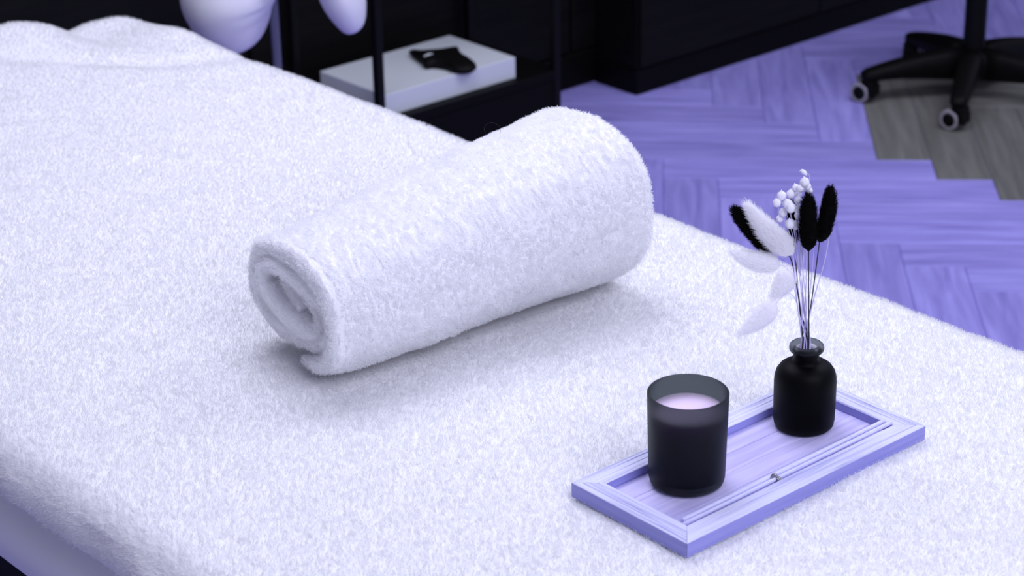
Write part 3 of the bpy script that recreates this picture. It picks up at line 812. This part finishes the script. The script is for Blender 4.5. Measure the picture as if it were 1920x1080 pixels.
# ------------------------------------------------------------------ black rolling stool
def rolling_stool(name, loc, a0, label):
    st = tag(empty(name, loc, a0), label, 'stool')
    link('gas_lift', lathe('gas_lift', [(0, 0.035), (0.026, 0.035), (0.026, 0.30), (0.0255, 0.302), (0.014, 0.304), (0.014, 0.47), (0, 0.47)], 32), M_METAL_BLACK, st, smooth=False)
    link('hub', lathe('hub', [(0, 0.048), (0.045, 0.048), (0.056, 0.056), (0.056, 0.100), (0.046, 0.110), (0.030, 0.113), (0, 0.113)], 40), M_RUBBER, st, smooth=True)
    link('seat', lathe('seat', [(0, 0.47), (0.14, 0.47), (0.175, 0.485), (0.185, 0.51), (0.178, 0.54), (0.15, 0.555), (0, 0.558)], 48), M_RUBBER, st, smooth=True)
    R_ = 0.258
    secs = [(0.030, 0.030, 0.040, 0.118), (0.075, 0.029, 0.044, 0.117), (0.13, 0.027, 0.050, 0.110), (0.18, 0.025, 0.054, 0.100), (0.225, 0.023, 0.054, 0.090), (0.262, 0.020, 0.052, 0.080), (0.274, 0.012, 0.054, 0.074)]
    V_, F = [], []
    ns = 12
    for (x, w, z0, z1) in secs:
        for k in range(ns):
            a = 2 * math.pi * k / ns; c, s = math.cos(a), math.sin(a)
            V_.append((x, w * math.copysign(abs(c) ** 0.6, c), (z0 + z1) / 2 + (z1 - z0) / 2 * math.copysign(abs(s) ** 0.6, s)))
    for i_ in range(len(secs) - 1):
        for k in range(ns):
            k2 = (k + 1) % ns
            F.append((i_ * ns + k, (i_ + 1) * ns + k, (i_ + 1) * ns + k2, i_ * ns + k2))
    F.append(tuple(range(ns))); F.append(tuple(reversed(range((len(secs) - 1) * ns, len(secs) * ns))))
    arm_me = pymesh('arm', V_, F); arm_me.polygons.foreach_set('use_smooth', [True] * len(arm_me.polygons)); arm_me.materials.append(M_RUBBER)
    # castor: hood, stem, two wheels (pale tyre, black hub)
    hood = lathe('caster', [(0, 0.0)], 3) if False else None
    bm = bmesh.new()
    for (x0, x1, y0, y1, z0, z1) in ((-0.012, 0.022, -0.006, 0.006, 0.012, 0.050), (-0.010, 0.020, -0.019, 0.019, 0.040, 0.056), (0.008, 0.024, -0.019, 0.019, 0.018, 0.044), (-0.006, 0.006, -0.006, 0.006, 0.05, 0.066)):
        v = [bm.verts.new(p) for p in ((x0, y0, z0), (x1, y0, z0), (x1, y1, z0), (x0, y1, z0), (x0, y0, z1), (x1, y0, z1), (x1, y1, z1), (x0, y1, z1))]
        for f in ((0, 3, 2, 1), (4, 5, 6, 7), (0, 1, 5, 4), (1, 2, 6, 5), (2, 3, 7, 6), (3, 0, 4, 7)): bm.faces.new([v[q] for q in f])
    hood = bmfinish(bm, 'caster', 0.004, 2); hood.materials.append(M_RUBBER)
    def wheel(name, prof, mt, sgn):
        me = lathe(name, prof, 32)
        me.transform(Matrix.Rotation(-sgn * math.pi / 2, 4, 'X')); me.transform(Matrix.Translation((-0.012, sgn * 0.0085, 0.0243)))
        me.materials.append(mt); me.polygons.foreach_set('use_smooth', [True] * len(me.polygons)); return me
    tyre = {s: wheel('tyre', [(0.0165, 0.0), (0.0215, 0.0), (0.0240, 0.002), (0.0240, 0.010), (0.0215, 0.0125), (0.0165, 0.0125), (0.0165, 0.0)], M_TYRE, s) for s in (-1, 1)}
    disc = {s: wheel('wheel', [(0, 0.0), (0.0164, 0.0), (0.0164, 0.0118), (0.0145, 0.0135), (0, 0.0145)], M_RUBBER, s) for s in (-1, 1)}
    swiv = [math.radians(q) for q in (-40, -42, 40, 120, 250)]
    turn = [math.radians(q) for q in (0, 62, 136, 210, 283)]
    for k in range(5):
        a = turn[k]
        link('arm', arm_me, None, st, rz=a)
        cs = link('caster', hood, None, st)
        cs.location = (R_ * math.cos(a), R_ * math.sin(a), 0); cs.rotation_euler = (0, 0, swiv[k] - a0)
        for s in (-1, 1):
            link('tyre', tyre[s], None, cs); link('wheel', disc[s], None, cs)
    return st
rolling_stool('rolling_stool', (1.103, 4.975, 0), math.radians(190), 'black five-star rolling stool base with pale grey castor tyres on grey boards')
